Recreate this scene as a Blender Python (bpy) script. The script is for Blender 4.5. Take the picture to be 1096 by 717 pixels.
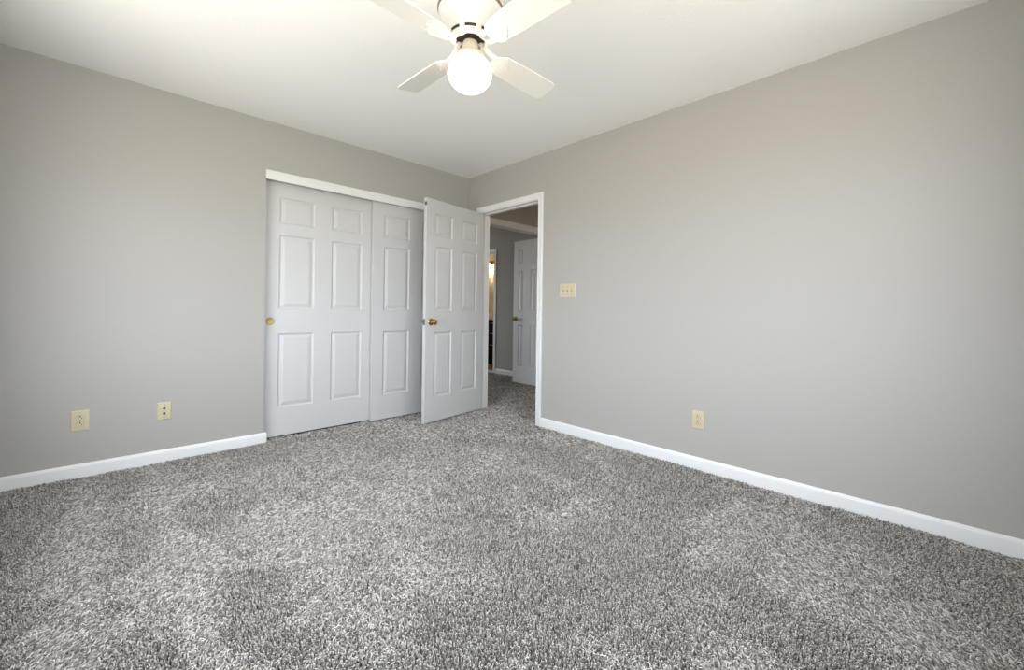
import bpy, bmesh, math, random
import numpy as np
from mathutils import Vector, Matrix

S = bpy.context.scene
for o in list(bpy.data.objects):
    bpy.data.objects.remove(o)
COL = S.collection
PI = math.pi

# ---------------------------------------------------------------- camera
CAM = Vector((-2.8362, -3.6029, 1.0239))
YAW, ROLL = math.radians(44.2288), math.radians(0.781)
r0 = Vector((math.cos(YAW), -math.sin(YAW), 0)); fw = Vector((math.sin(YAW), math.cos(YAW), 0)); u0 = Vector((0, 0, 1))
rt = math.cos(ROLL) * r0 + math.sin(ROLL) * u0
up = math.cos(ROLL) * u0 - math.sin(ROLL) * r0
cd = bpy.data.cameras.new('camera')
cam = bpy.data.objects.new('camera', cd); COL.objects.link(cam)
cam.matrix_world = Matrix(((rt.x, up.x, -fw.x, CAM.x), (rt.y, up.y, -fw.y, CAM.y), (rt.z, up.z, -fw.z, CAM.z), (0, 0, 0, 1)))
cd.sensor_fit = 'HORIZONTAL'; cd.sensor_width = 36.0
cd.lens = 36.0 * 453.6887 / 1096
cd.shift_y = -(358.5 - 332.7524) / 1096
cd.clip_start = 0.02
S.camera = cam

# ---------------------------------------------------------------- world, view, light levels
SKY = 12.0            # overcast daylight outside the windows
GLOBE = 5.5          # glowing glass globe of the fan light
HALL = 21.0            # unseen dome lamp added to light the hall
BATH = 10.0          # bathroom lamp shade
S.view_settings.view_transform = 'Standard'; S.view_settings.look = 'None'
S.view_settings.gamma = 1.0; S.view_settings.use_curve_mapping = False
S.view_settings.exposure = 0.13
W = bpy.data.worlds.new('overcast_sky'); S.world = W; W.use_nodes = True
wn = W.node_tree; bg = wn.nodes['Background']; bg.inputs[1].default_value = SKY
wt = wn.nodes.new('ShaderNodeTexCoord'); ws = wn.nodes.new('ShaderNodeSeparateXYZ'); wr = wn.nodes.new('ShaderNodeValToRGB')
wm = wn.nodes.new('ShaderNodeMapRange'); wm.inputs[1].default_value = -1; wm.inputs[2].default_value = 1
wr.color_ramp.elements[0].position = .485; wr.color_ramp.elements[0].color = (0, 0, 0, 1)
wr.color_ramp.elements[1].position = .53; wr.color_ramp.elements[1].color = (1, 1, 1, 1)
sm = wn.nodes.new('ShaderNodeMix'); sm.data_type = 'RGBA'; sm.inputs[6].default_value = (.60, .575, .52, 1); sm.inputs[7].default_value = (.86, .94, 1.03, 1)   # sunlit ground below,                                                  # bright overcast sky
wn.links.new(wt.outputs['Generated'], ws.inputs[0]); wn.links.new(ws.outputs[2], wm.inputs[0]); wn.links.new(wm.outputs[0], wr.inputs[0]); wn.links.new(wr.outputs[0], sm.inputs[0]); wn.links.new(sm.outputs[2], bg.inputs[0])
cy = S.cycles
cy.use_denoising = True
cy.max_bounces = 12; cy.diffuse_bounces = 8; cy.transparent_max_bounces = 12
cy.sample_clamp_indirect = 6.0


def portal(name, loc, rot, sx, sy):
    l = bpy.data.lights.new(name, 'AREA'); l.shape = 'RECTANGLE'; l.size = sx; l.size_y = sy
    l.cycles.is_portal = True
    o = bpy.data.objects.new(name, l); COL.objects.link(o); o.location = loc; o.rotation_euler = rot
    return o

# room numbers
H = 2.44                       # ceiling height
XW, YS = -3.32, -3.98          # west and south walls
WIN = (-3.10, -0.78, 0.70, 2.00)   # window in the west wall: y0, y1, z0, z1
WIN2 = (-1.2, 0.3, 0.8, 2.06)      # window in the far bedroom's north wall: x0, x1, z0, z1
YN2 = 4.2
FILL_WIN = (-2.75, -0.85, 0.85, 2.12)  # unseen south window added to brighten ceiling and walls: x0, x1, z0, z1
portal('window_portal', (XW - 0.03, (WIN[0] + WIN[1]) / 2, (WIN[2] + WIN[3]) / 2), (0, -PI / 2, 0), WIN[3] - WIN[2], WIN[1] - WIN[0])
portal('fill_window_portal', ((FILL_WIN[0] + FILL_WIN[1]) / 2, YS - 0.03, (FILL_WIN[2] + FILL_WIN[3]) / 2), (PI / 2, 0, 0), FILL_WIN[1] - FILL_WIN[0], FILL_WIN[3] - FILL_WIN[2])
portal('far_window_portal', ((WIN2[0] + WIN2[1]) / 2, YN2 + 0.03, (WIN2[2] + WIN2[3]) / 2), (-PI / 2, 0, 0), WIN2[1] - WIN2[0], WIN2[3] - WIN2[2])


# ---------------------------------------------------------------- materials
def mat(name, col, rough=0.5, metal=0.0, bump=0.0, bscale=200.0, spec=0.5, var=0.0, emit=None, estr=0.0):
    m = bpy.data.materials.new(name); m.use_nodes = True
    nt = m.node_tree; b = nt.nodes['Principled BSDF']
    b.inputs['Base Color'].default_value = (*col, 1); b.inputs['Roughness'].default_value = rough
    b.inputs['Metallic'].default_value = metal; b.inputs['Specular IOR Level'].default_value = spec
    tc = nt.nodes.new('ShaderNodeTexCoord')
    if bump or var:
        n = nt.nodes.new('ShaderNodeTexNoise'); n.inputs['Scale'].default_value = bscale; n.inputs['Detail'].default_value = 3
        nt.links.new(tc.outputs['Object'], n.inputs['Vector'])
        if bump:
            bp = nt.nodes.new('ShaderNodeBump'); bp.inputs['Strength'].default_value = bump; bp.inputs['Distance'].default_value = 0.002
            nt.links.new(n.outputs['Fac'], bp.inputs['Height']); nt.links.new(bp.outputs[0], b.inputs['Normal'])
        if var:
            mx = nt.nodes.new('ShaderNodeMix'); mx.data_type = 'RGBA'
            mx.inputs[6].default_value = (*[c * (1 - var) for c in col], 1); mx.inputs[7].default_value = (*[min(1, c * (1 + var)) for c in col], 1)
            nt.links.new(n.outputs['Fac'], mx.inputs[0]); nt.links.new(mx.outputs[2], b.inputs['Base Color'])
    if emit:
        b.inputs['Emission Color'].default_value = (*emit, 1); b.inputs['Emission Strength'].default_value = estr
    return m


M = {}
M['wall'] = mat('greige_wall_paint', (0.405, 0.390, 0.365), 0.75, bump=0.12, bscale=350, spec=0.25)
M['ceiling'] = mat('ceiling_paint', (0.91, 0.905, 0.89), 0.9, spec=0.2)
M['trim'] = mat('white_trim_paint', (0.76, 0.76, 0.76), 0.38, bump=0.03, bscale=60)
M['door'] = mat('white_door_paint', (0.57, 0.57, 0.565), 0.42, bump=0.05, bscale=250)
M['brass'] = mat('polished_brass', (0.52, 0.36, 0.13), 0.24, 1.0)
M['dull_brass'] = mat('aged_brass', (0.36, 0.27, 0.11), 0.42, 0.85, var=0.2, bscale=80)
M['almond'] = mat('almond_plastic', (0.56, 0.485, 0.335), 0.35, var=0.03, bscale=30)
M['almond_shadow'] = mat('almond_plastic_groove', (0.15, 0.115, 0.07), 0.5, var=0.03)
M['dark'] = mat('dark_slot', (0.02, 0.017, 0.014), 0.6, var=0.1)
M['grey'] = mat('grey_metal', (0.16, 0.15, 0.14), 0.4, 0.7, var=0.1)
M['fan'] = mat('fan_enamel', (0.80, 0.79, 0.75), 0.4, bump=0.02)
M['band'] = mat('olive_grey_shade', (0.20, 0.18, 0.13), 0.5, var=0.05)  # shade at the canopy rim, put into the colour
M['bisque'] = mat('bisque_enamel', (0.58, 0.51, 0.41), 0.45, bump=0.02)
M['fan_dark'] = mat('fan_cavity', (0.035, 0.026, 0.016), 0.7, var=0.1)
M['globe'] = mat('lit_opal_glass', (0.9, 0.88, 0.84), 0.3, var=0.01, emit=(1.0, 0.85, 0.66), estr=GLOBE)
M['backing'] = mat('carpet_backing', (.06, .055, .05), 0.95, bump=0.5, bscale=150, spec=0.0, var=0.2)
M['bath_wall'] = mat('cream_wall_paint', (0.72, 0.63, 0.48), 0.7, bump=0.1, bscale=350, spec=0.25)
M['bath_floor'] = mat('orange_wood_vinyl', (0.42, 0.22, 0.09), 0.45, var=0.25, bscale=18)
M['cabinet'] = mat('black_cabinet_paint', (0.012, 0.009, 0.008), 0.5, var=0.2)
M['steel'] = mat('brushed_nickel', (0.72, 0.70, 0.67), 0.3, 1.0, var=0.05)
M['counter'] = mat('white_cultured_marble', (0.85, 0.82, 0.77), 0.2, var=0.04, bscale=9)
M['shade'] = mat('lit_glass_shade', (0.9, 0.85, 0.75), 0.3, var=0.01, emit=(1.0, 0.84, 0.62), estr=BATH)
M['hall_glass'] = mat('lit_dome_glass', (0.9, 0.88, 0.84), 0.3, var=0.01, emit=(1.0, 0.80, 0.58), estr=HALL)
M['mirror'] = mat('mirror_silver', (0.9, 0.9, 0.9), 0.03, 1.0, var=0.01)
M['outdoor'] = mat('vinyl_window_frame', (0.82, 0.82, 0.82), 0.4, bump=0.02)
# brushed plaster marks on the ceiling: short arcs only in scattered patches
nt = M['ceiling'].node_tree; b = nt.nodes['Principled BSDF']; tc = nt.nodes['Texture Coordinate'] if 'Texture Coordinate' in nt.nodes else nt.nodes.new('ShaderNodeTexCoord')
n1 = nt.nodes.new('ShaderNodeTexNoise'); n1.inputs['Scale'].default_value = 14; n1.inputs['Detail'].default_value = 2; n1.inputs['Distortion'].default_value = 2.5
n2 = nt.nodes.new('ShaderNodeTexNoise'); n2.inputs['Scale'].default_value = 3.1; n2.inputs['Detail'].default_value = 2
cr1 = nt.nodes.new('ShaderNodeValToRGB'); cr1.color_ramp.elements[0].position = .47; cr1.color_ramp.elements[1].position = .53
e = cr1.color_ramp.elements.new(.5); e.color = (1, 1, 1, 1); cr1.color_ramp.elements[-1].color = (0, 0, 0, 1); cr1.color_ramp.elements[0].color = (0, 0, 0, 1)
cr2 = nt.nodes.new('ShaderNodeValToRGB'); cr2.color_ramp.elements[0].position = .52; cr2.color_ramp.elements[1].position = .62
mu = nt.nodes.new('ShaderNodeMath'); mu.operation = 'MULTIPLY'
bp = nt.nodes.new('ShaderNodeBump'); bp.inputs['Strength'].default_value = .35; bp.inputs['Distance'].default_value = .004
L = nt.links.new
L(tc.outputs['Object'], n1.inputs['Vector']); L(tc.outputs['Object'], n2.inputs['Vector'])
L(n1.outputs['Fac'], cr1.inputs[0]); L(n2.outputs['Fac'], cr2.inputs[0]); L(cr1.outputs[0], mu.inputs[0]); L(cr2.outputs[0], mu.inputs[1])
L(mu.outputs[0], bp.inputs['Height']); L(bp.outputs[0], b.inputs['Normal'])
# window glass: clear with a faint reflection
g = bpy.data.materials.new('clear_window_glass'); g.use_nodes = True; nt = g.node_tree; nt.nodes.clear()
out = nt.nodes.new('ShaderNodeOutputMaterial'); tr = nt.nodes.new('ShaderNodeBsdfTransparent'); gl = nt.nodes.new('ShaderNodeBsdfGlossy'); mx = nt.nodes.new('ShaderNodeMixShader')
gl.inputs['Roughness'].default_value = .02; mx.inputs[0].default_value = .06
nt.links.new(tr.outputs[0], mx.inputs[1]); nt.links.new(gl.outputs[0], mx.inputs[2]); nt.links.new(mx.outputs[0], out.inputs[0]); M['glass'] = g


# ---------------------------------------------------------------- mesh helpers
def box(bm, x0, x1, y0, y1, z0, z1, bev=0.0, seg=2):
    t = bmesh.new()
    bmesh.ops.create_cube(t, size=1)
    for v in t.verts:
        v.co = Vector((x0 + (v.co.x + .5) * (x1 - x0), y0 + (v.co.y + .5) * (y1 - y0), z0 + (v.co.z + .5) * (z1 - z0)))
    if bev:
        bmesh.ops.bevel(t, geom=t.edges[:], offset=bev, segments=seg, affect='EDGES', profile=.5)
    me = bpy.data.meshes.new('t'); t.to_mesh(me); t.free(); bm.from_mesh(me); bpy.data.meshes.remove(me)


def lathe(bm, prof, n=48, center=(0, 0, 0), axis='Z', smooth_caps=True):
    """revolve (r, h) points about an axis through center"""
    c = Vector(center); rings = []
    for r, h in prof:
        ring = []
        if r < 1e-6:
            p = Vector((0, 0, h)); ring = [p]
        else:
            ring = [Vector((r * math.cos(2 * PI * k / n), r * math.sin(2 * PI * k / n), h)) for k in range(n)]
        if axis == 'Y':
            ring = [Vector((p.x, -p.z, p.y)) for p in ring]      # h runs towards -y
        elif axis == 'X':
            ring = [Vector((-p.z, p.x, p.y)) for p in ring]      # h runs towards -x
        rings.append([bm.verts.new(c + p) for p in ring])
    for a, b_ in zip(rings, rings[1:]):
        for k in range(n):
            k2 = (k + 1) % n
            if len(a) == 1 and len(b_) == 1: continue
            if len(a) == 1: bm.faces.new((a[0], b_[k], b_[k2]))
            elif len(b_) == 1: bm.faces.new((a[k], a[k2], b_[0]))
            else: bm.faces.new((a[k], a[k2], b_[k2], b_[k]))


def extrude_poly(bm, pts, h0, h1):
    """prism from a list of (x, y) outline points"""
    lo = [bm.verts.new((x, y, h0)) for x, y in pts]; hi = [bm.verts.new((x, y, h1)) for x, y in pts]
    bm.faces.new(lo[::-1]); bm.faces.new(hi)
    for k in range(len(pts)):
        k2 = (k + 1) % len(pts)
        bm.faces.new((lo[k], lo[k2], hi[k2], hi[k]))


def obj(name, bm, m, parent=None, smooth=False, loc=(0, 0, 0), rot=(0, 0, 0), bevel=0.0):
    bmesh.ops.recalc_face_normals(bm, faces=bm.faces[:])
    me = bpy.data.meshes.new(name); bm.to_mesh(me); bm.free()
    me.materials.append(m)
    if smooth:
        for p in me.polygons: p.use_smooth = True
        me.set_sharp_from_angle(angle=math.radians(38))
    o = bpy.data.objects.new(name, me); COL.objects.link(o)
    o.location = loc; o.rotation_euler = rot
    if parent: o.parent = parent
    if bevel:
        md = o.modifiers.new('bevel', 'BEVEL'); md.width = bevel; md.segments = 2; md.limit_method = 'ANGLE'
    return o


def tag(o, label, cat=None, group=None, kind=None):
    o['label'] = label
    if cat: o['category'] = cat
    if group: o['group'] = group
    if kind: o['kind'] = kind
    return o


def thing(name, label, cat, loc=(0, 0, 0), rotz=0.0, group=None, kind=None):
    o = bpy.data.objects.new(name, None); COL.objects.link(o); o.location = loc; o.rotation_euler = (0, 0, rotz)
    o.empty_display_size = .1
    return tag(o, label, cat, group, kind)


def boxes(*bs):
    bm = bmesh.new()
    for b_ in bs: box(bm, *b_)
    return bm


def struct(name, bm, m, label, cat, **k):
    return tag(obj(name, bm, m, **k), label, cat, kind='structure')


# ---------------------------------------------------------------- shell of the bedroom
T = .115
DY0, DY1, DZ = -1.015, -.213, 2.03          # bedroom doorway in the east wall
CX0, CX1, CZ = -1.94, -.17, 2.066           # closet opening in the north wall
FZ = -.014                                  # carpet backing level; the pile stands on it up to z = 0
struct('floor', boxes((XW - T, 1.95, YS - T, YN2 + T, FZ - .08, FZ)), M['backing'], 'grey carpeted bedroom floor under the pile', 'floor')
struct('ceiling', boxes((XW - T, 3.3, YS - T, YN2 + T, H, H + .1)), M['ceiling'], 'white ceiling with faint brushed texture marks', 'ceiling')
struct('wall_north', boxes((XW, CX0, 0, T, FZ, H), (CX0, CX1, 0, T, CZ, H), (CX1, 0, 0, T, FZ, H)), M['wall'], 'greige wall on the left around the sliding closet', 'wall')
struct('wall_east', boxes((0, T, YS, DY0 - .014, FZ, H), (0, T, DY0 - .014, DY1 + .014, DZ + .014, H), (0, T, DY1 + .014, T, FZ, H)), M['wall'], 'long blank greige wall on the right with the doorway', 'wall')
struct('wall_south', boxes((XW - T, FILL_WIN[0], YS - T, YS, FZ, H), (FILL_WIN[1], T, YS - T, YS, FZ, H), (FILL_WIN[0], FILL_WIN[1], YS - T, YS, FZ, FILL_WIN[2]), (FILL_WIN[0], FILL_WIN[1], YS - T, YS, FILL_WIN[3], H)), M['wall'], 'greige wall behind the camera', 'wall')
y0, y1, z0, z1 = WIN
struct('wall_west', boxes((XW - T, XW, YS, y0, FZ, H), (XW - T, XW, y1, T, FZ, H), (XW - T, XW, y0, y1, FZ, z0), (XW - T, XW, y0, y1, z1, H)), M['wall'], 'greige wall with the bedroom window', 'wall')
# closet box behind the sliding doors
struct('wall_closet', boxes((CX0 - .3, T, .66, .72, FZ, H), (CX0 - .36, CX0 - .3, T, .72, FZ, H), (0, T, T, .72, FZ, H)), M['wall'], 'greige back of the closet behind the sliding doors', 'wall')

# window in the west wall
win = thing('window_1', 'white double-hung window in the wall left of the camera', 'window', (XW - T / 2, (y0 + y1) / 2, z0), kind='structure')
hw, hh = (y1 - y0) / 2, z1 - z0
obj('window_frame', boxes((-.05, .05, -hw, -hw + .05, 0, hh), (-.05, .05, hw - .05, hw, 0, hh), (-.05, .05, -hw + .05, hw - .05, 0, .05), (-.05, .05, -hw + .05, hw - .05, hh - .05, hh), (-.02, .02, -.03, .03, .05, hh - .05), (-.02, .02, -hw + .05, hw - .05, hh / 2 - .025, hh / 2 + .025)), M['outdoor'], win)
obj('pane', boxes((-.035, -.031, -hw + .05, hw - .05, .05, hh - .05)), M['glass'], win)
obj('window_sill', boxes((.05, .10, -hw - .04, hw + .04, -.03, -.002, .004)), M['trim'], win)

w3 = thing('fill_window', 'unseen white window added behind the camera for extra light', 'window', ((FILL_WIN[0] + FILL_WIN[1]) / 2, YS - T / 2, FILL_WIN[2]), kind='structure')
hw, hh = (FILL_WIN[1] - FILL_WIN[0]) / 2, FILL_WIN[3] - FILL_WIN[2]
obj('window_frame', boxes((-hw, -hw + .05, -.05, .05, 0, hh), (hw - .05, hw, -.05, .05, 0, hh), (-hw + .05, hw - .05, -.05, .05, 0, .05), (-hw + .05, hw - .05, -.05, .05, hh - .05, hh), (-hw + .05, hw - .05, -.02, .02, hh / 2 - .025, hh / 2 + .025)), M['outdoor'], w3)
obj('pane', boxes((-hw + .05, hw - .05, -.035, -.031, .05, hh - .05)), M['glass'], w3)
obj('window_sill', boxes((-hw - .04, hw + .04, .05, .10, -.03, -.002, .004)), M['trim'], w3)

# ---------------------------------------------------------------- hall, far bedroom, bathroom shell
HX1 = 1.75                       # hall's far side
FX = 1.83                        # far bedroom's east wall
OX0, OX1, OZ = .30, 1.455, 2.045  # double doorway from the hall into the far bedroom
HY0, HY1 = .10, .215
BY0, BY1, BZ = 1.615, 2.35, 1.985  # bathroom doorway
struct('wall_hall_north', boxes((T, OX0, HY0, HY1, FZ, H), (OX0, OX1, HY0, HY1, OZ, H), (OX1, HX1, HY0, HY1, FZ, H)), M['wall'], 'greige hall wall above the wide white cased opening', 'wall')
struct('wall_hall_east', boxes((HX1, HX1 + .08, YS, HY1, FZ, H)), M['wall'], 'greige far side of the hall beyond the doorway', 'wall')
struct('wall_hall_south', boxes((T, HX1 + .08, YS - T, YS, FZ, H)), M['wall'], 'greige end of the hall', 'wall')
struct('wall_far_east', boxes((FX, FX + T, HY1, BY0, FZ, H), (FX, FX + T, BY0, BY1, BZ, H), (FX, FX + T, BY1, YN2, FZ, H)), M['wall'], 'shaded greige wall of the far room beside the bathroom doorway', 'wall')
struct('wall_far_north', boxes((-2.2, WIN2[0], YN2, YN2 + T, FZ, H), (WIN2[1], FX + T, YN2, YN2 + T, FZ, H), (WIN2[0], WIN2[1], YN2, YN2 + T, FZ, WIN2[2]), (WIN2[0], WIN2[1], YN2, YN2 + T, WIN2[3], H)), M['wall'], 'greige window wall of the far room', 'wall')
struct('wall_far_west', boxes((-2.3, -2.2, .72, YN2 + T, FZ, H)), M['wall'], 'greige west wall of the far room', 'wall')
w2 = thing('window_2', 'white window of the far room', 'window', ((WIN2[0] + WIN2[1]) / 2, YN2 + T / 2, WIN2[2]), kind='structure')
hw, hh = (WIN2[1] - WIN2[0]) / 2, WIN2[3] - WIN2[2]
obj('window_frame', boxes((-hw, -hw + .05, -.05, .05, 0, hh), (hw - .05, hw, -.05, .05, 0, hh), (-hw + .05, hw - .05, -.05, .05, 0, .05), (-hw + .05, hw - .05, -.05, .05, hh - .05, hh), (-hw + .05, hw - .05, -.02, .02, hh / 2 - .025, hh / 2 + .025)), M['outdoor'], w2)
obj('pane', boxes((-hw + .05, hw - .05, .031, .035, .05, hh - .05)), M['glass'], w2)
BX1 = 3.10
struct('wall_bathroom', boxes((BX1, BX1 + .1, 1.2, 3.9, FZ, H), (FX + T, BX1, 1.1, 1.2, FZ, H), (FX + T, BX1, 3.8, 3.9, FZ, H)), M['bath_wall'], 'cream bathroom walls seen through the far doorway', 'wall')
struct('floor', boxes((1.95, BX1 + .1, 1.1, 3.9, FZ - .08, -.004)), M['bath_floor'], 'orange-brown wood-look bathroom floor', 'floor')


# ---------------------------------------------------------------- trim
def board_profile(th, h):
    """baseboard section (depth, height) with an eased top"""
    return [(0, FZ), (th, FZ), (th, h - .020), (th - .0015, h - .012), (th - .005, h - .005), (th - .009, h), (0, h)]


def sweep(bm, prof, a, b_, out):
    """straight run of a section from a to b_, `out` is the direction the depth grows"""
    a, b_, out = Vector(a), Vector(b_), Vector(out)
    A = [bm.verts.new(a + out * d + Vector((0, 0, h))) for d, h in prof]; B = [bm.verts.new(b_ + out * d + Vector((0, 0, h))) for d, h in prof]
    n = len(prof)
    bm.faces.new(A); bm.faces.new(B[::-1])
    for k in range(n): bm.faces.new((A[k], A[(k + 1) % n], B[(k + 1) % n], B[k]))


BH = .078
bm = bmesh.new(); sweep(bm, board_profile(.013, BH), (XW, 0, 0), (CX0 + .022, 0, 0), (0, -1, 0))
struct('baseboard_north', bm, M['trim'], 'white baseboard under the two almond plates on the left', 'baseboard', smooth=True, bevel=.002)
bm = bmesh.new(); sweep(bm, board_profile(.013, BH), (0, YS, 0), (0, DY0 - .066, 0), (-1, 0, 0))
struct('baseboard_east', bm, M['trim'], 'long white baseboard along the right wall', 'baseboard', smooth=True, bevel=.002)
bm = bmesh.new(); sweep(bm, board_profile(.013, BH), (XW, YS, 0), (XW, -.014, 0), (1, 0, 0))
struct('baseboard_west', bm, M['trim'], 'white baseboard under the bedroom window', 'baseboard', smooth=True)
bm = bmesh.new(); sweep(bm, board_profile(.013, BH), (XW + .014, YS, 0), (-.014, YS, 0), (0, 1, 0))
struct('baseboard_south', bm, M['trim'], 'white baseboard behind the camera', 'baseboard', smooth=True)
bm = bmesh.new(); sweep(bm, board_profile(.013, BH), (FX, HY1, 0), (FX, BY0 - .06, 0), (-1, 0, 0))
struct('baseboard_far', bm, M['trim'], 'white baseboard of the far room beside the bathroom doorway', 'baseboard', smooth=True)


def casing_leg(bm, c, along, out, w, z0, z1, th=.017):
    """vertical casing: from edge c, width runs `along`, thickness `out`; thin inner edge, thick outer edge"""
    prof = [(0, 0), (0, th * .55), (.006, th * .75), (.014, th * .62), (w * .62, th * .8), (w * .78, th), (w - .004, th), (w, th * .8), (w, 0)]
    c, al, ou = Vector(c), Vector(along), Vector(out)
    lo = [bm.verts.new(c + al * a + ou * d + Vector((0, 0, z0))) for a, d in prof]
    hi = [bm.verts.new(c + al * a + ou * d + Vector((0, 0, z1 + a))) for a, d in prof]      # mitred top
    n = len(prof); bm.faces.new(lo); bm.faces.new(hi[::-1])
    for k in range(n): bm.faces.new((lo[k], lo[(k + 1) % n], hi[(k + 1) % n], hi[k]))


def casing_head(bm, c0, c1, out, w, th=.017):
    """head casing between c0 and c1 (inner corners), mitred"""
    prof = [(0, 0), (0, th * .55), (.006, th * .75), (.014, th * .62), (w * .62, th * .8), (w * .78, th), (w - .004, th), (w, th * .8), (w, 0)]
    c0, c1, ou = Vector(c0), Vector(c1), Vector(out); d = (c1 - c0).normalized()
    A = [bm.verts.new(c0 - d * a + ou * t + Vector((0, 0, a))) for a, t in prof]; B = [bm.verts.new(c1 + d * a + ou * t + Vector((0, 0, a))) for a, t in prof]
    n = len(prof); bm.faces.new(A); bm.faces.new(B[::-1])
    for k in range(n): bm.faces.new((A[k], A[(k + 1) % n], B[(k + 1) % n], B[k]))


CW = .057
bm = bmesh.new(); rv = .005
casing_leg(bm, (0, DY0 - rv, 0), (0, -1, 0), (-1, 0, 0), CW, FZ, DZ + rv)
casing_leg(bm, (0, DY1 + rv, 0), (0, 1, 0), (-1, 0, 0), CW, FZ, DZ + rv)
casing_head(bm, (0, DY0 - rv, DZ + rv), (0, DY1 + rv, DZ + rv), (-1, 0, 0), CW)
struct('trim_1', bm, M['trim'], 'white casing around the open bedroom doorway', 'door casing')
bm = boxes((-.002, T + .002, DY0 - .014, DY0, FZ, DZ), (-.002, T + .002, DY1, DY1 + .014, FZ, DZ), (-.002, T + .002, DY0, DY1, DZ, DZ + .014),
           (.04, .075, DY0, DY0 + .011, FZ, DZ), (.04, .075, DY1 - .011, DY1, FZ, DZ), (.04, .075, DY0, DY1, DZ - .011, DZ))
struct('trim_2', bm, M['trim'], 'white door jamb and stop inside the bedroom doorway', 'door jamb')
# far double doorway
bm = bmesh.new()
casing_leg(bm, (OX0 + .0, HY0, 0), (-1, 0, 0), (0, -1, 0), CW, FZ, OZ)
casing_leg(bm, (OX1, HY0, 0), (1, 0, 0), (0, -1, 0), CW, FZ, OZ)
casing_head(bm, (OX0, HY0, OZ), (OX1, HY0, OZ), (0, -1, 0), CW)
struct('trim_3', bm, M['trim'], 'white casing over the wide opening across the hall', 'door casing')
bm = boxes((OX0, OX0 + .014, HY0 - .002, HY1 + .002, FZ, OZ), (OX1 - .014, OX1, HY0 - .002, HY1 + .002, FZ, OZ), (OX0 + .014, OX1 - .014, HY0 - .002, HY1 + .002, OZ - .016, OZ),
           (OX0 + .014, OX1 - .014, HY0 + .04, HY0 + .075, OZ - .028, OZ - .016))
struct('trim_4', bm, M['trim'], 'white jamb of the wide opening across the hall', 'door jamb')
# bathroom doorway
bm = bmesh.new()
casing_leg(bm, (FX, BY0, 0), (0, -1, 0), (-1, 0, 0), CW, FZ, BZ)
casing_leg(bm, (FX, BY1, 0), (0, 1, 0), (-1, 0, 0), CW, FZ, BZ)
casing_head(bm, (FX, BY0, BZ), (FX, BY1, BZ), (-1, 0, 0), CW)
struct('trim_5', bm, M['trim'], 'white casing of the lit bathroom doorway', 'door casing')
bm = boxes((FX - .002, FX + T + .002, BY0, BY0 + .014, FZ, BZ), (FX - .002, FX + T + .002, BY1 - .014, BY1, FZ, BZ), (FX - .002, FX + T + .002, BY0 + .014, BY1 - .014, BZ - .014, BZ), (FX + .02, FX + T + .03, BY0 + .014, BY1 - .014, FZ, .004))
struct('trim_6', bm, M['trim'], 'white jamb and threshold of the bathroom doorway', 'door jamb')
# header board over the closet doors and the track behind it
bm = bmesh.new()
box(bm, CX0 - .004, CX1 - .0, -.014, .004, 1.998, 2.068, .0025)
struct('trim_7', bm, M['trim'], 'white header board over the sliding closet doors', 'trim')
struct('trim_8', boxes((CX0, CX1, .006, .112, CZ - .03, CZ)), M['grey'], 'dark sliding door track behind the closet header', 'door track')


# ---------------------------------------------------------------- doors
def slab(w, h, t, panels, x0=0.0, z0=0.0):
    """six-panel slab: x0..x0+w along x, thickness about y = 0, raised panels on both faces"""
    bm = bmesh.new()
    xs = sorted({0, w, *[p[0] for p in panels], *[p[1] for p in panels]}); zs = sorted({0, h, *[p[2] for p in panels], *[p[3] for p in panels]})
    ps = {(p[0], p[2]): p for p in panels}
    rings = [(0, 0), (.004, .0045), (.011, .0085), (.017, .0085), (.040, .0022), (.044, .0018)]
    for s in (-1, 1):
        def V(x, z, d): return bm.verts.new((x0 + x, s * (t / 2 - d), z0 + z))
        for xa, xb in zip(xs, xs[1:]):
            for za, zb in zip(zs, zs[1:]):
                if (xa, za) in ps:
                    prev = None
                    for o_, d in rings:
                        cur = [V(xa + o_, za + o_, d), V(xb - o_, za + o_, d), V(xb - o_, zb - o_, d), V(xa + o_, zb - o_, d)]
                        if prev:
                            for k in range(4): bm.faces.new((prev[k], prev[(k + 1) % 4], cur[(k + 1) % 4], cur[k]))
                        prev = cur
                    bm.faces.new(prev)
                else:
                    bm.faces.new((V(xa, za, 0), V(xb, za, 0), V(xb, zb, 0), V(xa, zb, 0)))
    for xa, xb in zip(xs, xs[1:]):
        for z in (0, h): bm.faces.new([bm.verts.new((x0 + x, y, z0 + z)) for x, y in ((xa, -t / 2), (xb, -t / 2), (xb, t / 2), (xa, t / 2))])
    for za, zb in zip(zs, zs[1:]):
        for x in (0, w): bm.faces.new([bm.verts.new((x0 + x, y, z0 + z)) for z, y in ((za, -t / 2), (zb, -t / 2), (zb, t / 2), (za, t / 2))])
    bmesh.ops.remove_doubles(bm, verts=bm.verts[:], dist=1e-5)
    return bm


ROWS = [(.235, .825), (1.015, 1.60), (1.69, 1.895)]


def six(w, stile, mull, rows=ROWS, dz=0.0):
    pw = (w - 2 * stile - mull) / 2
    return [(a, a + pw, z0_ - dz, z1_ - dz) for a in (stile, stile + pw + mull) for z0_, z1_ in rows]


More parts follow.
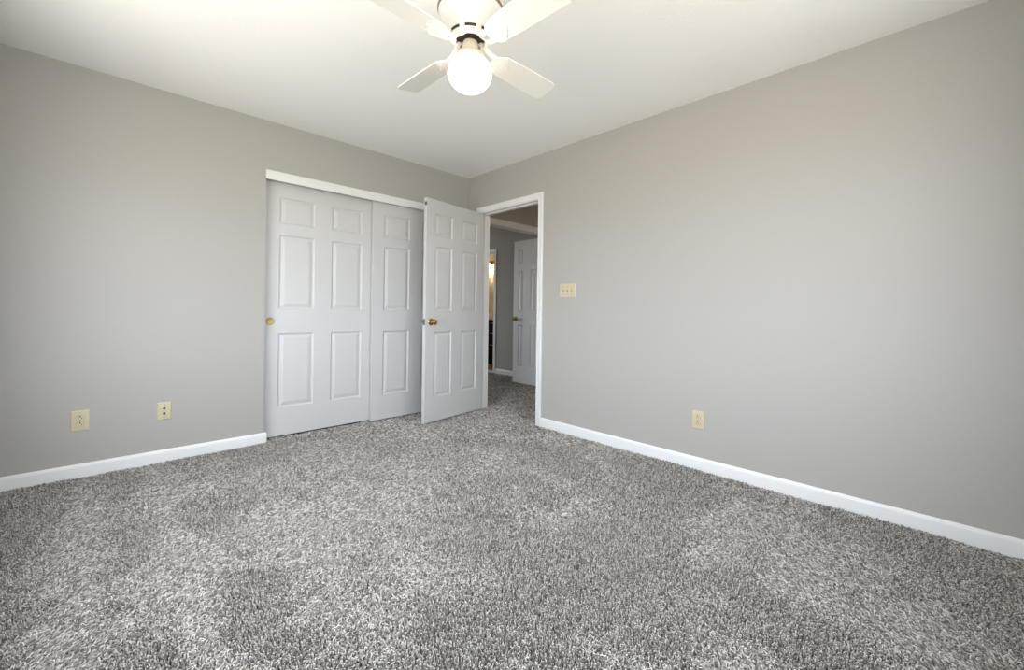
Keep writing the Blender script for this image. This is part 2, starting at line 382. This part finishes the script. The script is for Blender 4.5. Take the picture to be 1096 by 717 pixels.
def knob(parent, x, y, z, s=-1, mt='brass', name='door_knob', lab=None):
    """round knob on a rosette, axis along y, sticking out towards s*y"""
    bm = bmesh.new()
    lathe(bm, [(0, 0), (.033, 0), (.033, .003), (.029, .008), (.015, .011), (.012, .022), (.012, .028), (.020, .034), (.0265, .043), (.0275, .051), (.024, .060), (.016, .0645), (.013, .063), (.0, .062)], 32, (0, 0, 0), 'Y')
    if s > 0: bmesh.ops.rotate(bm, verts=bm.verts[:], cent=(0, 0, 0), matrix=Matrix.Rotation(PI, 3, 'Z'))
    o = obj(name, bm, M[mt], parent, smooth=True, loc=(x, y, z))
    if lab: o['label'] = lab
    return o


# sliding closet doors (the right one runs in front of the left one)
t_ = .034
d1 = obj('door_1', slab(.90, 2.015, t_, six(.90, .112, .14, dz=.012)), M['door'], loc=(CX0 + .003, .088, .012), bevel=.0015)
tag(d1, 'left white six-panel sliding closet door with the brass finger pull', 'door', kind='structure')
bm = bmesh.new(); lathe(bm, [(0, .0005), (.018, .0008), (.0225, .0012), (.0235, .0045), (.0275, .0048), (.030, .003), (.030, -.004)], 36, (0, 0, 0), 'Y')
o = obj('finger_pull', bm, M['dull_brass'], d1, smooth=True, loc=(.053, -t_ / 2, .918 - .012)); o['label'] = 'round brass finger pull'
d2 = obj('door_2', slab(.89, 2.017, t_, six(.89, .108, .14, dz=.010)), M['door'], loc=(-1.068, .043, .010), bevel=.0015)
tag(d2, 'right white sliding closet door partly hidden by the open bedroom door', 'door', kind='structure')

# open bedroom door: pivot at the hinge corner of the hall face, leaf runs along local +x to the leading edge
HP = Vector((.005, -.2535, .014)); LP = Vector((-.768, -.387, .014))
ang = math.atan2(LP.y - HP.y, LP.x - HP.x)
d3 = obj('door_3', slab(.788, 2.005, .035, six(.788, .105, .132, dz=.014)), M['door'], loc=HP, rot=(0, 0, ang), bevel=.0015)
# local y: hall face is the side towards the camera
fl = Vector((math.cos(ang), math.sin(ang), 0)); nl = Vector((-math.sin(ang), math.cos(ang), 0))
side = 1 if nl.dot(CAM - HP) > 0 else -1
d3.location = HP - nl * side * .0175
tag(d3, 'open white six-panel bedroom door with a brass knob', 'door', kind='structure')
knob(d3, .788 - .065, side * .0175, .916 - .014, side, 'brass', 'door_knob', 'polished brass knob on the hall face')
knob(d3, .788 - .065, -side * .0175, .916 - .014, -side, 'brass', 'door_knob', 'brass knob on the room face')
bm = boxes((0, .0015, -.0125, .0125, -.028, .028)); box(bm, .0015, .009, -.006, .006, -.009, .009, .002)
o = obj('latch', bm, M['grey'], d3, loc=(.788, 0, .916 - .014)); o['label'] = 'dark latch plate on the door edge'
bm = bmesh.new(); lathe(bm, [(0, 0), (.009, 0), (.009, .005), (.006, .008), (0, .009)], 20, (0, 0, 0), 'X'); bmesh.ops.scale(bm, verts=bm.verts[:], vec=(1, 1.5, 1.9)); bmesh.ops.rotate(bm, verts=bm.verts[:], cent=(0, 0, 0), matrix=Matrix.Rotation(PI, 3, 'Z'))
o = obj('edge_catch', bm, M['grey'], d3, smooth=True, loc=(.788, side * .008, 1.952)); o['label'] = 'small dark catch near the top of the door edge'
for z in (.2, 1.0, 1.8):
    bm = bmesh.new(); lathe(bm, [(0, 0), (.006, 0), (.006, .09), (0, .09)], 14)
    bmesh.ops.translate(bm, verts=bm.verts[:], vec=(0, 0, -.045))
    box(bm, -.0015, .001, -.004, .028, -.045, .045)
    obj('hinge', bm, M['brass'], d3, smooth=True, loc=(-.003, -side * .0235, z))
# far hall door leaf, opened flat away from the wide opening
LW = .525
d4 = obj('door_4', slab(LW, 2.0, .035, six(LW, .095, .135, dz=.012)), M['trim'], loc=(OX1 - .014 - .0175, HY1 - .012, .012), rot=(0, 0, PI / 2), bevel=.0015)
tag(d4, 'white panelled door standing open beyond the hall opening', 'door', kind='structure')
knob(d4, LW - .055, .0175, .90, 1, 'dull_brass', 'door_knob', 'brass knob of the far door')


# ---------------------------------------------------------------- plates on the walls (front faces local -y)
def rounded(w, h, r, n=5):
    pts = []
    for cx_, cz_, a0 in ((w / 2 - r, h / 2 - r, 0), (-w / 2 + r, h / 2 - r, 90), (-w / 2 + r, -h / 2 + r, 180), (w / 2 - r, -h / 2 + r, 270)):
        for k in range(n): a = math.radians(a0 + 90 * k / (n - 1)); pts.append((cx_ + r * math.cos(a), cz_ + r * math.sin(a)))
    return pts


def plate_mesh(w, h):
    bm = bmesh.new(); layers = [(0, 0), (0, .0035), (.0025, .006), (.006, .0068)]
    prev = None
    for ins, d in layers:
        cur = [bm.verts.new((x, -d, z)) for x, z in rounded(w - 2 * ins, h - 2 * ins, .004)]
        if prev:
            n = len(cur)
            for k in range(n): bm.faces.new((prev[k], prev[(k + 1) % n], cur[(k + 1) % n], cur[k]))
        prev = cur
    bm.faces.new(prev)
    return bm


def screw(parent, x, z):
    bm = bmesh.new(); lathe(bm, [(.0038, 0), (.0036, .0012), (.002, .0018), (0, .0019)], 14, (0, 0, 0), 'Y')
    return obj('screw', bm, M['dull_brass'], parent, smooth=True, loc=(x, -.0066, z))


def duplex(label, loc, rotz, w=.078, h=.12):
    t = thing('wall_outlet', label, 'outlet', loc, rotz, 'duplex wall outlets')
    obj('cover_plate', plate_mesh(w, h), M['almond'], t, smooth=True)
    for dz in (.0195, -.0195):
        bm = bmesh.new(); pts = []
        for k in range(28):
            a = 2 * PI * k / 28; pts.append((.0172 * math.cos(a), max(-.0137, min(.0137, .0172 * math.sin(a)))))
        extrude_poly(bm, [(x, y) for x, y in pts], 0, .0025)
        bmesh.ops.rotate(bm, verts=bm.verts[:], cent=(0, 0, 0), matrix=Matrix.Rotation(PI / 2, 3, 'X'))
        r = obj('receptacle', bm, M['almond'], t, loc=(0, -.0066, dz))
        bm = bmesh.new()
        n = 28
        ringo = [(1.06 * x, 1.065 * y) for x, y in pts]
        a_ = [bm.verts.new((x, -.0004, z)) for x, z in ringo]; b2 = [bm.verts.new((x, -.0004, z)) for x, z in pts]
        for k in range(n): bm.faces.new((a_[k], a_[(k + 1) % n], b2[(k + 1) % n], b2[k]))
        obj('seam', bm, M['almond_shadow'], r)
        for sx, sz, sw, sh in ((-.0066, -.0045, .0028, .0085), (.0066, -.0045, .0028, .0075), (0, .0068, .006, .006)):
            obj('slot', boxes((-sw / 2, sw / 2, -.0008, .0005, -sh / 2, sh / 2, .0004)), M['dark'], r, loc=(sx, -.0026, sz))
    screw(t, 0, 0)
    return t


duplex('almond duplex outlet plate on the left wall, farthest left above the baseboard', (-2.912, 0, .335), 0, .08, .122)
duplex('almond duplex outlet low on the long right wall', (0, -2.463, .322), -PI / 2, .076, .116)
t = thing('jack_plate', 'almond plate with two round black jacks near the closet', 'cable jack', (-2.523, 0, .333))
obj('cover_plate', plate_mesh(.073, .116), M['almond'], t, smooth=True)
for dz in (.0165, -.0165):
    bm = bmesh.new(); lathe(bm, [(.0095, 0), (.0095, .0012), (.0077, .0015), (.0074, .0005)], 24, (0, 0, 0), 'Y')
    r = obj('jack_collar', bm, M['almond'], t, smooth=True, loc=(0, -.0066, dz))
    bm = bmesh.new(); lathe(bm, [(.0075, 0), (.0073, .0016), (0, .0018)], 20, (0, 0, 0), 'Y')
    obj('jack_socket', bm, M['dark'], r, smooth=True)
screw(t, 0, .044); screw(t, 0, -.044)
t = thing('light_switch', 'almond three-gang light switch plate right of the doorway', 'light switch', (0, -1.362, 1.201), -PI / 2)
obj('cover_plate', plate_mesh(.165, .118), M['almond'], t, smooth=True)
for k, (dx, tilt) in enumerate(((-.046, 1), (0, -1), (.046, -1))):
    bm = boxes((-.0055, .0055, -.0006, .0004, -.012, .012))
    sl = obj('toggle_recess', bm, M['dull_brass'], t, loc=(dx, -.0069, 0))
    bm = boxes((-.0042, .0042, -.013, .0, -.0055, .0055, .0015))
    obj('toggle', bm, M['almond'], sl, smooth=True, rot=(math.radians(28 * tilt), 0, 0))
    screw(t, dx, .030); screw(t, dx, -.030)

# ---------------------------------------------------------------- ceiling fan
FXc, FYc = -1.661, -2.106
fan = thing('ceiling_fan', 'white four-blade hugger ceiling fan with a lit round globe', 'ceiling fan', (FXc, FYc, H))
zb = H


def Z(z): return z - zb


bm = bmesh.new(); lathe(bm, [(0, Z(2.44)), (.128, Z(2.44)), (.132, Z(2.425)), (.148, Z(2.368)), (.150, Z(2.362)), (.147, Z(2.359))], 72)
o = obj('motor_canopy', bm, M['fan'], fan, smooth=True)
bm = bmesh.new(); lathe(bm, [(.147, Z(2.3595)), (.1475, Z(2.357)), (.1425, Z(2.348)), (.140, Z(2.348))], 72)  # shaded rim gap, built as a dark-coloured band
o = obj('canopy_shade_band', bm, M['band'], fan, smooth=True); o['label'] = 'dark olive shadow band round the canopy rim'
bm = bmesh.new(); lathe(bm, [(.139, Z(2.356)), (.142, Z(2.350)), (.142, Z(2.345)), (.138, Z(2.341)), (.122, Z(2.322)), (.100, Z(2.290)), (.092, Z(2.275)), (.0915, Z(2.268))], 72)
obj('motor_housing', bm, M['fan'], fan, smooth=True)
for k in range(2):
    bm = bmesh.new(); lathe(bm, [(.004, 0), (.0036, .002), (0, .003)], 14)
    bmesh.ops.rotate(bm, verts=bm.verts[:], cent=(0, 0, 0), matrix=Matrix.Rotation(PI - .6, 3, 'X'))
    obj('screw', bm, M['steel'], fan, smooth=True, loc=(.128 * math.cos(2.6 + k * PI), .128 * math.sin(2.6 + k * PI), Z(2.332)))
# vented ring
bm = bmesh.new(); lathe(bm, [(.089, Z(2.272)), (.094, Z(2.270)), (.0965, Z(2.263)), (.0955, Z(2.245)), (.0915, Z(2.232)), (.082, Z(2.224)), (.070, Z(2.2195)), (.065, Z(2.2195)), (.063, Z(2.228)), (.063, Z(2.240))], 72)
ring = obj('vent_ring', bm, M['fan'], fan, smooth=True)
nv = 8
for k in range(nv):
    a0 = 2 * PI * k / nv + math.radians(231.6); bm = bmesh.new(); half = math.radians(15)
    P = []
    for zz, rr in ((Z(2.2445), .0960), (Z(2.2335), .0926)):
        P.append([bm.verts.new((rr * math.cos(a0 + half * (j / 4 - 1)), rr * math.sin(a0 + half * (j / 4 - 1)), zz)) for j in range(9)])
    for j in range(8): bm.faces.new((P[0][j], P[0][j + 1], P[1][j + 1], P[1][j]))
    obj('vent_slot', bm, M['fan_dark'], ring)
bm = bmesh.new(); lathe(bm, [(0, Z(2.250)), (.0635, Z(2.250)), (.0635, Z(2.236)), (.05, Z(2.234)), (.028, Z(2.234)), (.024, Z(2.215)), (0, Z(2.214))], 48)
o = obj('flywheel', bm, M['fan_dark'], fan, smooth=True); o['label'] = 'dark flywheel inside the vented ring'
ROT0 = math.radians(1.0); BZ_ = 2.194; TILT = math.radians(12)
for k in range(4):
    a = ROT0 + k * PI / 2
    # blade: local x outward; ccw side (local +y) hangs lower
    bm = bmesh.new(); w0, w1, r1, r2 = .052, .068, .150, .528
    pts = []
    for (cx_, cy_, rr, aa) in ((r2 - .022, w1 - .022, .022, 90), ):
        pass
    pts = [(r1 + .03, -w0 - .006), (r1 + .12, -w0 - .012), (r2 - .03, -w1)]
    for j in range(5): q = math.radians(-90 + 90 * j / 4); pts.append((r2 - .03 + .03 * math.cos(q), -w1 + .03 + .03 * math.sin(q)))
    for j in range(5): q = math.radians(90 * j / 4); pts.append((r2 - .03 + .03 * math.cos(q), w1 - .03 + .03 * math.sin(q)))
    pts += [(r1 + .12, w0 + .012), (r1 + .03, w0 + .006), (r1 + .008, w0 - .012), (r1, w0 - .03), (r1, -w0 + .03), (r1 + .008, -w0 + .012)]
    extrude_poly(bm, pts, -.003, .003)
    bl = obj('blade', bm, M['fan'], fan, bevel=.001, loc=(0, 0, Z(BZ_)), rot=(0, 0, a))
    bl.rotation_euler = (Matrix.Rotation(a, 3, 'Z') @ Matrix.Rotation(-TILT, 3, 'X')).to_euler()
    # ornate blade bracket under the blade
    half = [(.128, .030), (.140, .040), (.152, .050), (.168, .056), (.182, .056), (.190, .050), (.193, .042), (.199, .036), (.208, .032), (.216, .024), (.219, .014), (.224, .006), (.230, 0)]
    hp = half[:-1] + [half[-1]] + [(x, -y) for x, y in half[:-1][::-1]]
    bm = bmesh.new(); extrude_poly(bm, hp, -.0085, -.003)
    br = obj('blade_bracket', bm, M['fan'], bl, bevel=.0015)
    bm = bmesh.new()
    # arm from the flywheel to the bracket, two ribs with an open middle
    for s in (-1, 1):
        ax_ = [(.046, s * .012, .040), (.056, s * .017, .033), (.070, s * .021, .020), (.088, s * .024, .006), (.108, s * .026, -.003), (.130, s * .026, -.0055), (.150, s * .024, -.0055)]
        prev = None
        for x, y, z in ax_:
            cur = [bm.verts.new((x, y + dy, z + dz_)) for dy, dz_ in ((-.0105, -.003), (.0105, -.003), (.0105, .003), (-.0105, .003))]
            if prev:
                for j in range(4): bm.faces.new((prev[j], prev[(j + 1) % 4], cur[(j + 1) % 4], cur[j]))
            else: bm.faces.new(cur)
            prev = cur
        bm.faces.new(prev[::-1])
    arm = obj('bracket_arm', bm, M['fan'], bl, smooth=True, bevel=.0015)
    for dx, dy in ((.185, .028), (.185, -.028), (.225, 0)):
        bm = bmesh.new(); lathe(bm, [(.0045, -.0085), (.004, -.0105), (0, -.011)], 14, (dx, dy, 0))
        obj('screw', bm, M['fan'], bl, smooth=True)
# light kit
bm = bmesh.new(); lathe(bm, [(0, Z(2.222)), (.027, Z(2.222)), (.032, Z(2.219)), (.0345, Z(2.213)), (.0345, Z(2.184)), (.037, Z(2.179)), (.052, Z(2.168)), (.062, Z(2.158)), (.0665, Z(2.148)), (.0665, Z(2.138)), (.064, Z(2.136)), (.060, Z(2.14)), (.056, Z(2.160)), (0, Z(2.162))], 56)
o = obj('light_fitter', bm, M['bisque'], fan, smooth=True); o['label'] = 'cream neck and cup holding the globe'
for a in (215, 95, 335):
    bm = bmesh.new(); lathe(bm, [(0, 0), (.005, 0), (.005, .008), (.003, .012), (0, .012)], 14, (0, 0, 0), 'X')
    obj('thumb_screw', bm, M['steel'], fan, smooth=True, loc=(.0665 * math.cos(math.radians(a)), .0665 * math.sin(math.radians(a)), Z(2.143)), rot=(0, 0, math.radians(a + 180)))
bm = bmesh.new(); gc, gr, gv = 2.080, .0985, .081
prof = [(.052, Z(2.158)), (.054, Z(2.155))]
for j in range(0, 25):
    th = math.radians(34 + (180 - 34) * j / 24); prof.append((max(0.0, gr * math.sin(th)), Z(gc + gv * math.cos(th))))
prof[-1] = (0, prof[-1][1])
lathe(bm, prof, 64)
o = obj('light_globe', bm, M['globe'], fan, smooth=True); o['label'] = 'glowing round opal glass globe'

# ---------------------------------------------------------------- added hall lamp, out of view (brightens the jamb and hall)
hlp = thing('hall_fill_lamp', 'unseen round dome lamp added to brighten the hall', 'ceiling lamp', (.95, -1.3, H))
bm = bmesh.new(); lathe(bm, [(0, 0), (.155, 0), (.158, -.012), (.150, -.022), (0, -.022)], 48)
obj('lamp_base', bm, M['brass'], hlp, smooth=True)
bm = bmesh.new(); lathe(bm, [(.145, -.0225), (.140, -.045), (.118, -.078), (.080, -.098), (.035, -.108), (0, -.110)], 48)
obj('lamp_dome', bm, M['hall_glass'], hlp, smooth=True)

# ---------------------------------------------------------------- bathroom pieces seen through the far doorway
VX0, VY0, VY1 = 2.545, 2.0, 3.5
v = thing('bathroom_vanity', 'black bathroom vanity with white countertop seen through the far doorway', 'vanity', (VX0, (VY0 + VY1) / 2, 0))
hl = (VY1 - VY0) / 2
obj('cabinet', boxes((.012, BX1 - VX0 - .002, -hl, hl, -.004, .845, .003)), M['cabinet'], v)
obj('countertop', boxes((-.015, BX1 - VX0 - .002, -hl - .01, hl + .01, .845, .885, .006), (BX1 - VX0 - .024, BX1 - VX0 - .004, -hl, hl, .884, .98, .004)), M['counter'], v)
for yc in (-.33, ):
    for z0_, z1_ in ((.66, .83), (.43, .645), (.09, .415)):
        d = obj('drawer', boxes((-.006, .013, -.2, .2, -(z1_ - z0_) / 2, (z1_ - z0_) / 2, .003)), M['cabinet'], v, loc=(0, yc, (z0_ + z1_) / 2))
        bm = boxes((-.034, -.024, -.07, .07, -.006, .006, .003), (-.026, -.005, -.058, -.048, -.005, .005), (-.026, -.005, .048, .058, -.005, .005))
        o = obj('handle', bm, M['steel'], d, loc=(0, 0, (z1_ - z0_) / 2 - .045)); o['label'] = 'bright metal drawer handle'
for yc in (.12, .5):
    d = obj('cabinet_door', boxes((-.006, .013, -.18, .18, -.365, .365, .003), ), M['cabinet'], v, loc=(0, yc, .455))
    obj('handle', boxes((-.034, -.024, -.006, .006, -.07, .07, .003), (-.026, -.005, -.005, .005, -.058, -.048), (-.026, -.005, -.005, .005, .048, .058)), M['steel'], d, loc=(0, -.14 if yc > .3 else .14, .2))


def bottle(name, label, loc, r, h, mt, capm):
    bm = bmesh.new(); lathe(bm, [(0, 0), (r * .94, 0), (r, .005), (r, h * .62), (r * .85, h * .72), (r * .36, h * .80), (r * .36, h * .84), (0, h * .84)], 24)
    o = obj(name, bm, M[mt], smooth=True, loc=loc); tag(o, label, 'bottle')
    bm = bmesh.new(); lathe(bm, [(0, h * .84), (r * .42, h * .84), (r * .42, h * .93), (r * .14, h * .94), (r * .14, h), (0, h)], 18); box(bm, -r * .9, r * .15, -r * .14, r * .14, h * .965, h * 1.01)
    c = obj('pump_cap', bm, M[capm], o, smooth=True); return o


bottle('soap_bottle', 'small brass-toned bottle on the white bathroom countertop', (2.62, 2.49, .8855), .03, .15, 'dull_brass', 'brass')
bottle('soap_bottle', 'small white bottle on the bathroom countertop beside the brass-toned one', (2.66, 2.445, .8855), .028, .13, 'counter', 'steel')
wl = thing('wall_lamp', 'glowing glass bathroom wall lamp above the vanity', 'wall lamp', (BX1, 3.07, 2.02))
obj('back_plate', boxes((-.025, 0, -.30, .30, -.04, .05, .006)), M['brass'], wl)
for dy in (-.2, .04, .26):
    bm = bmesh.new(); lathe(bm, [(0, -.02), (.012, -.02), (.012, .075), (.02, .078), (.02, .085), (0, .085)], 18, (0, 0, 0), 'X')
    arm = obj('lamp_arm', bm, M['brass'], wl, smooth=True, loc=(-.022, dy, .0))
    bm = bmesh.new(); lathe(bm, [(.025, .0), (.03, -.01), (.055, -.12), (.058, -.165), (.050, -.165), (.026, -.012), (.02, 0)], 28)
    obj('lamp_shade', bm, M['shade'], arm, smooth=True, loc=(-.075, 0, -.012))

# ---------------------------------------------------------------- carpet pile: separate yarn tufts standing on the backing
rng = np.random.default_rng(7)
fwn, rtn, camn = np.array(fw), np.array(rt), np.array(CAM)


def vnoise(x, y, s, seed):
    """smooth value noise of period 1/s"""
    g_ = np.random.default_rng(seed).random((128, 128)).astype(np.float32)
    u, v_ = x * s + 40.3, y * s + 40.7
    i, j = np.floor(u).astype(int), np.floor(v_).astype(int); fu, fv = u - i, v_ - j
    fu, fv = fu * fu * (3 - 2 * fu), fv * fv * (3 - 2 * fv); i %= 127; j %= 127
    return (g_[i, j] * (1 - fu) * (1 - fv) + g_[i + 1, j] * fu * (1 - fv) + g_[i, j + 1] * (1 - fu) * fv + g_[i + 1, j + 1] * fu * fv)


def scatter(x0, x1, y0_, y1_, sp):
    nx, ny = int((x1 - x0) / sp), int((y1_ - y0_) / sp)
    gx, gy = np.meshgrid(np.arange(nx), np.arange(ny), indexing='ij')
    x = x0 + (gx.ravel() + rng.random(nx * ny)) * sp; y = y0_ + (gy.ravel() + rng.random(nx * ny)) * sp
    return x, y


def carpet():
    X, Y, SC = [], [], []
    for sp, sc, lo, hi in ((.0055, .86, 0, 2.1), (.0072, 1.12, 2.1, 3.3), (.0098, 1.65, 3.3, 9)):
        for rect in ((XW + .002, -.016, YS + .002, -.016), (-.016, .13, DY0 + .012, DY1 - .012), (.13, 1.74, -1.6, .10), (.32, 1.37, .10, .215), (.13, FX - .016, .215, 2.6), (CX0 + .02, CX1, -.016, .10)):
            x, y = scatter(*rect, sp)
            d = (x - camn[0]) * fwn[0] + (y - camn[1]) * fwn[1]; l = (x - camn[0]) * rtn[0] + (y - camn[1]) * rtn[1]
            near = (d > .55) & (np.abs(l) < 1.21 * d + .45)
            ok = near & (d >= lo) & (d < hi)
            if lo > 3: ok |= ~near & (d < lo)
            if rect[0] > .1: ok &= rng.random(len(x)) < .8
            X.append(x[ok]); Y.append(y[ok]); SC.append(np.full(ok.sum(), sc))
    x, y, sc = np.concatenate(X), np.concatenate(Y), np.concatenate(SC); N = len(x)
    # nap: how flat the yarns lie and which way, in broad brushed patches and vacuum lanes
    p = .45 * vnoise(x, y, 2.6, 1) + .33 * vnoise(x, y, 6.5, 2) + .22 * vnoise(x, y, 15, 3)
    p = np.clip((p - .5) * 3.3 + .5, 0, 1)
    wob = .03 * (vnoise(x, y, 3, 5) - .5)
    for xc, w, amt in ((-2.90, .05, 1.1), (-2.595, .05, 1.0), (-2.75, .09, -.6), (-3.08, .12, -.9), (-2.42, .10, -.5)):
        p = p + amt * np.exp(-((x + wob - xc) / w) ** 2) * (y > -2.3)
    for xc, yc, r_, amt in ((-2.70, -1.65, .30, .8), (-2.30, -.75, .25, .4), (-1.95, -1.55, .35, .35), (-1.25, -1.0, .28, -.35), (-.6, -2.0, .4, -.3)):
        p = p + amt * np.exp(-((x - xc) ** 2 + (y - yc) ** 2) / r_ ** 2)
    p = np.clip(p, 0, 1)
    # light patches: yarns brushed away from the viewer and lying flat; dark patches: standing up or brushed towards the viewer
    az = 2 * PI * rng.random(N)
    lean = (2 * p - 1) * 1.15
    wob2 = 1.1 * (vnoise(x, y, 1.7, 9) - .5)
    lx, ly = np.cos(.80 + wob2), np.sin(.80 + wob2)
    dx = np.cos(az) * .82 + lx * lean; dy = np.sin(az) * .82 + ly * lean
    ln = np.hypot(dx, dy) + 1e-6; dx, dy = dx / ln, dy / ln
    flat = np.clip(.06 + .86 * p + .12 * rng.standard_normal(N), .05, .97)
    L_ = (.0175 + .005 * rng.random(N)) * sc
    hgt = (.0180 - .0100 * flat + .0022 * rng.standard_normal(N)) * (.6 + .4 * sc ** .3)
    hgt = np.clip(hgt, .0050, .021); run = L_ * (.22 + .80 * flat) * .78
    sd = np.stack([-dy, dx], 1); cv = rng.standard_normal(N) * .62
    tt = np.array([0, .38, .72, 1.0]); hz = np.array([0, .72, 1.0, .93]); hr = np.array([0, .18, .58, 1.0]); hc = np.array([0, .3, .2, -.5])
    P = np.zeros((N, 4, 3), np.float32)
    for q in range(4):
        P[:, q, 0] = x + dx * run * hr[q] + sd[:, 0] * run * cv * hc[q]
        P[:, q, 1] = y + dy * run * hr[q] + sd[:, 1] * run * cv * hc[q]
        P[:, q, 2] = FZ + hgt * hz[q]
    # keep tips out of the north and east walls' boards
    inroom = (x < -.015) & (y < -.015)
    P[inroom, :, 0] = np.minimum(P[inroom, :, 0], -.0155); P[inroom, :, 1] = np.minimum(P[inroom, :, 1], -.0155)
    rad = np.zeros((N, 4), np.float32); r_ = (.0015 + .0005 * rng.random(N)) * sc
    for q, m_ in enumerate((.8, 1.0, 1.0, .55)): rad[:, q] = r_ * m_
    cu = bpy.data.hair_curves.new('carpet_pile')
    cu.add_curves([4] * N)
    cu.position_data.foreach_set('vector', P.ravel())
    at = cu.attributes.get('radius') or cu.attributes.new('radius', 'FLOAT', 'POINT')
    at.data.foreach_set('value', rad.ravel())
    m = bpy.data.materials.new('grey_frieze_yarn'); m.use_nodes = True; nt = m.node_tree; b = nt.nodes['Principled BSDF']
    b.inputs['Roughness'].default_value = .85; b.inputs['Specular IOR Level'].default_value = .15
    hi_ = nt.nodes.new('ShaderNodeHairInfo'); cr = nt.nodes.new('ShaderNodeValToRGB')
    el = cr.color_ramp.elements
    el[0].position = 0; el[0].color = (.135, .120, .107, 1); el[1].position = 1; el[1].color = (.68, .645, .605, 1)
    for pos, c in ((.3, (.25, .231, .212)), (.7, (.44, .413, .383))):
        e_ = el.new(pos); e_.color = (*c, 1)
    nt.links.new(hi_.outputs['Random'], cr.inputs[0]); nt.links.new(cr.outputs[0], b.inputs['Base Color'])
    cu.materials.append(m)
    o = bpy.data.objects.new('carpet_pile', cu); COL.objects.link(o)
    tag(o, 'grey frieze carpet pile with brushed light and dark patches', 'carpet', kind='stuff')
    return N


print('tufts', carpet())
